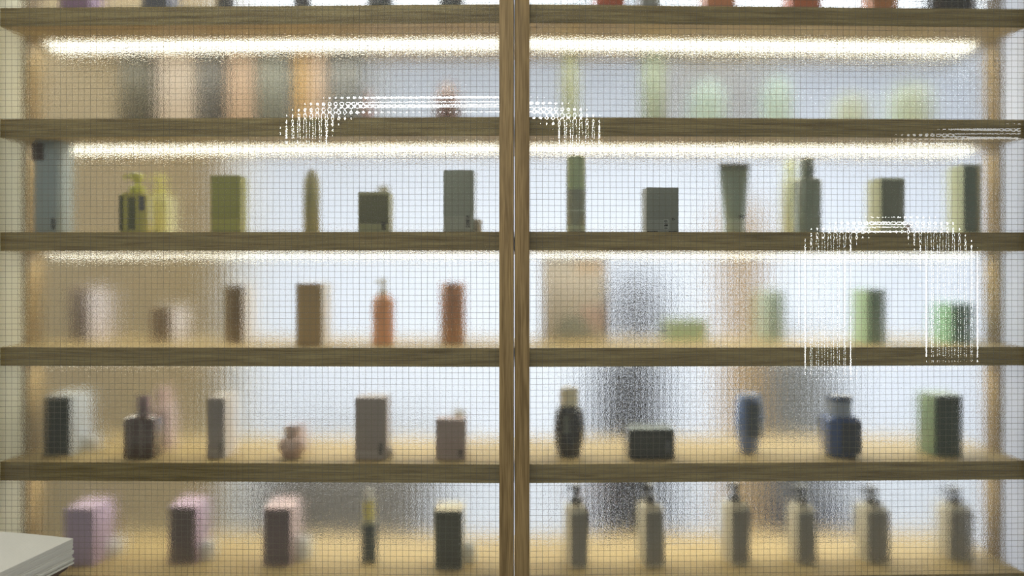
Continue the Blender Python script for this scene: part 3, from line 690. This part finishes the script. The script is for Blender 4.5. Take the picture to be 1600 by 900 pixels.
# a customer in dark clothes, seen from the side
def person(loc, rotz):
    me = bpy.data.meshes.new('person'); J = {}; V = []; E = []; R = []
    def j(n, p, r, par=None):
        J[n] = len(V); V.append(p); R.append(r)
        if par: E.append((J[par], J[n]))
    # facing -x; height about 1.52
    j('pelvis', (0, 0, .80), (.105, .135)); j('waist', (0, 0, .92), (.09, .12), 'pelvis'); j('chest', (.005, 0, 1.08), (.105, .145), 'waist')
    j('upper', (.005, 0, 1.20), (.08, .13), 'chest'); j('neck', (-.005, 0, 1.27), (.045, .045), 'upper')
    j('jaw', (-.025, 0, 1.325), (.062, .058), 'neck'); j('brow', (-.015, 0, 1.41), (.085, .070), 'jaw'); j('crown', (-.005, 0, 1.475), (.06, .055), 'brow')
    j('nose', (-.105, 0, 1.375), (.012, .012), 'brow')
    for s, nm in ((-1, 'a'), (1, 'b')):
        j('sh' + nm, (.005, s * .15, 1.19), (.05, .05), 'upper'); j('el' + nm, (.02 , s * .19, .98), (.038, .038), 'sh' + nm)
        j('wr' + nm, (-.06, s * .19, .79), (.026, .026), 'el' + nm); j('pa' + nm, (-.085, s * .185, .73), (.02, .034), 'wr' + nm)
        for q, (dy, ln) in enumerate(((-.025, .065), (-.009, .075), (.008, .07), (.023, .055))):
            j(f'f{q}{nm}', (-.095, s * .185 + dy, .695), (.009, .009), 'pa' + nm); j(f'g{q}{nm}', (-.10 + .012, s * .185 + dy, .695 - ln * .6), (.008, .008), f'f{q}{nm}')
        j('th' + nm, (-.115, s * .175, .72), (.010, .010), 'pa' + nm); j('tt' + nm, (-.125, s * .172, .685), (.008, .008), 'th' + nm)
        j('hip' + nm, (0, s * .085, .74), (.085, .085), 'pelvis'); j('kn' + nm, (-.02 + .03 * s, s * .09, .42), (.058, .058), 'hip' + nm)
        j('an' + nm, (.01 + .06 * s, s * .09, .08), (.038, .038), 'kn' + nm); j('to' + nm, (-.13 + .06 * s, s * .095, .03), (.032, .04), 'an' + nm)
    me.from_pydata(V, E, [])
    o = bpy.data.objects.new('person', me); COL.objects.link(o)
    sk = o.modifiers.new('skin', 'SKIN'); sk.use_smooth_shade = True
    for i, v in enumerate(me.skin_vertices[0].data): v.radius = R[i]; v.use_root = (i == 0)
    o.modifiers.new('sub', 'SUBSURF').levels = 2
    dg = bpy.context.evaluated_depsgraph_get()
    m2 = bpy.data.meshes.new_from_object(o.evaluated_get(dg)); o.modifiers.clear(); o.data = m2
    m2.materials.clear()
    for m in (mat('skin', (.45, .26, .19), rough=.5), mat('dark_top', (.035, .034, .038), rough=.8), mat('black_trousers', (.015, .015, .017), rough=.8)): m2.materials.append(m)
    for p in m2.polygons:
        c = p.center; p.use_smooth = True
        hand = c.z < .80 and abs(c.y) > .15
        p.material_index = 0 if (c.z > 1.28 or hand) else (2 if c.z < .80 else 1)
    o.location = loc; o.rotation_euler = (0, 0, rotz)
    hm = mat('dark_hair', (.03, .027, .026), rough=.6)
    loft_obj('coat', [(.30, .15, .20), (.55, .14, .19), (.85, .125, .175), (.95, .115, .165), (1.10, .13, .175), (1.19, .10, .16), (1.235, .06, .07)], mat('black_coat', (.022, .021, .024), rough=.9), o)
    h = loft_obj('hair', [(1.22, .05, .08), (1.30, .085, .10), (1.40, .105, .105), (1.46, .10, .095), (1.505, .07, .065), (1.52, .02, .02)], hm, o, cx=.02)
    return o
pp = bgpt(985, HOR, 1.55)
tag(person((pp.x, 1.55, 0), math.radians(-35)), 'person in dark clothes standing side on in the shop, arm hanging', 'person')

# ------------------------------------------------------------------ lamps of the front room, mirrored in the glass
def lamp_mat(name, strength): return mat(name, (.9, .9, .9), emit=(0.95, 0.97, 1.0), estr=strength, vary=0)
def mirrored(side, px, py, dist_y):
    """room point whose reflection in that door is seen at px, py"""
    a = ANG[side]; n = Vector((-math.sin(a), math.cos(a), 0))
    q = CAM + ray(px, py) * (D + dist_y)
    return q - 2 * n.dot(q - PIV) * n
LB = 2.5
t = thing('arched_tube_lamp', 'bent white tube lamp of the room, mirrored on the upper glass', 'lamp', (0, 0, 0))
pts = [(478, 224), (480, 205), (492, 186), (520, 172), (560, 164), (650, 162), (780, 163), (900, 166), (960, 176), (985, 190), (992, 205), (994, 222)]
P = [mirrored('L', x, y, LB) for x, y in pts]
finish(tube(bmesh.new(), P, .014, 12), 'lit_tube', lamp_mat('lamp_white', 85.0), t, smooth=True)
for q in (P[4], P[7]): finish(tube(bmesh.new(), [q + Vector((0, 0, .02)), Vector((q.x, q.y, 3.0))], .004, 6), 'suspension_rod', ALU, t)
t = thing('hoop_lamp', 'upright white hoop lamp of the room, mirrored on the right glass', 'lamp', (0, 0, 0))
pts = [(1296, 585), (1288, 540), (1285, 480), (1285, 400), (1300, 368), (1340, 354), (1400, 350), (1450, 358), (1480, 395), (1484, 480), (1484, 560)]
P = [mirrored('R', x, y, LB) for x, y in pts]
finish(tube(bmesh.new(), P, .013, 12), 'lit_tube', lamp_mat('lamp_soft', 32.0), t, smooth=True)
finish(tube(bmesh.new(), [P[4] + Vector((0, 0, .02)), Vector((P[4].x, P[4].y, 3.0))], .004, 6), 'suspension_rod', ALU, t)
t = thing('straight_tube_lamp', 'dim straight tube lamp of the room, mirrored at the upper right', 'lamp', (0, 0, 0))
P = [mirrored('R', x, y, LB) for x, y in ((1430, 222), (1480, 214), (1560, 208), (1700, 206))]
finish(tube(bmesh.new(), P, .014, 12), 'lit_tube', lamp_mat('lamp_dim', 9.0), t, smooth=True)
finish(tube(bmesh.new(), [P[2] + Vector((0, 0, .01)), Vector((P[2].x, P[2].y, 3.0))], .004, 6), 'suspension_rod', ALU, t)
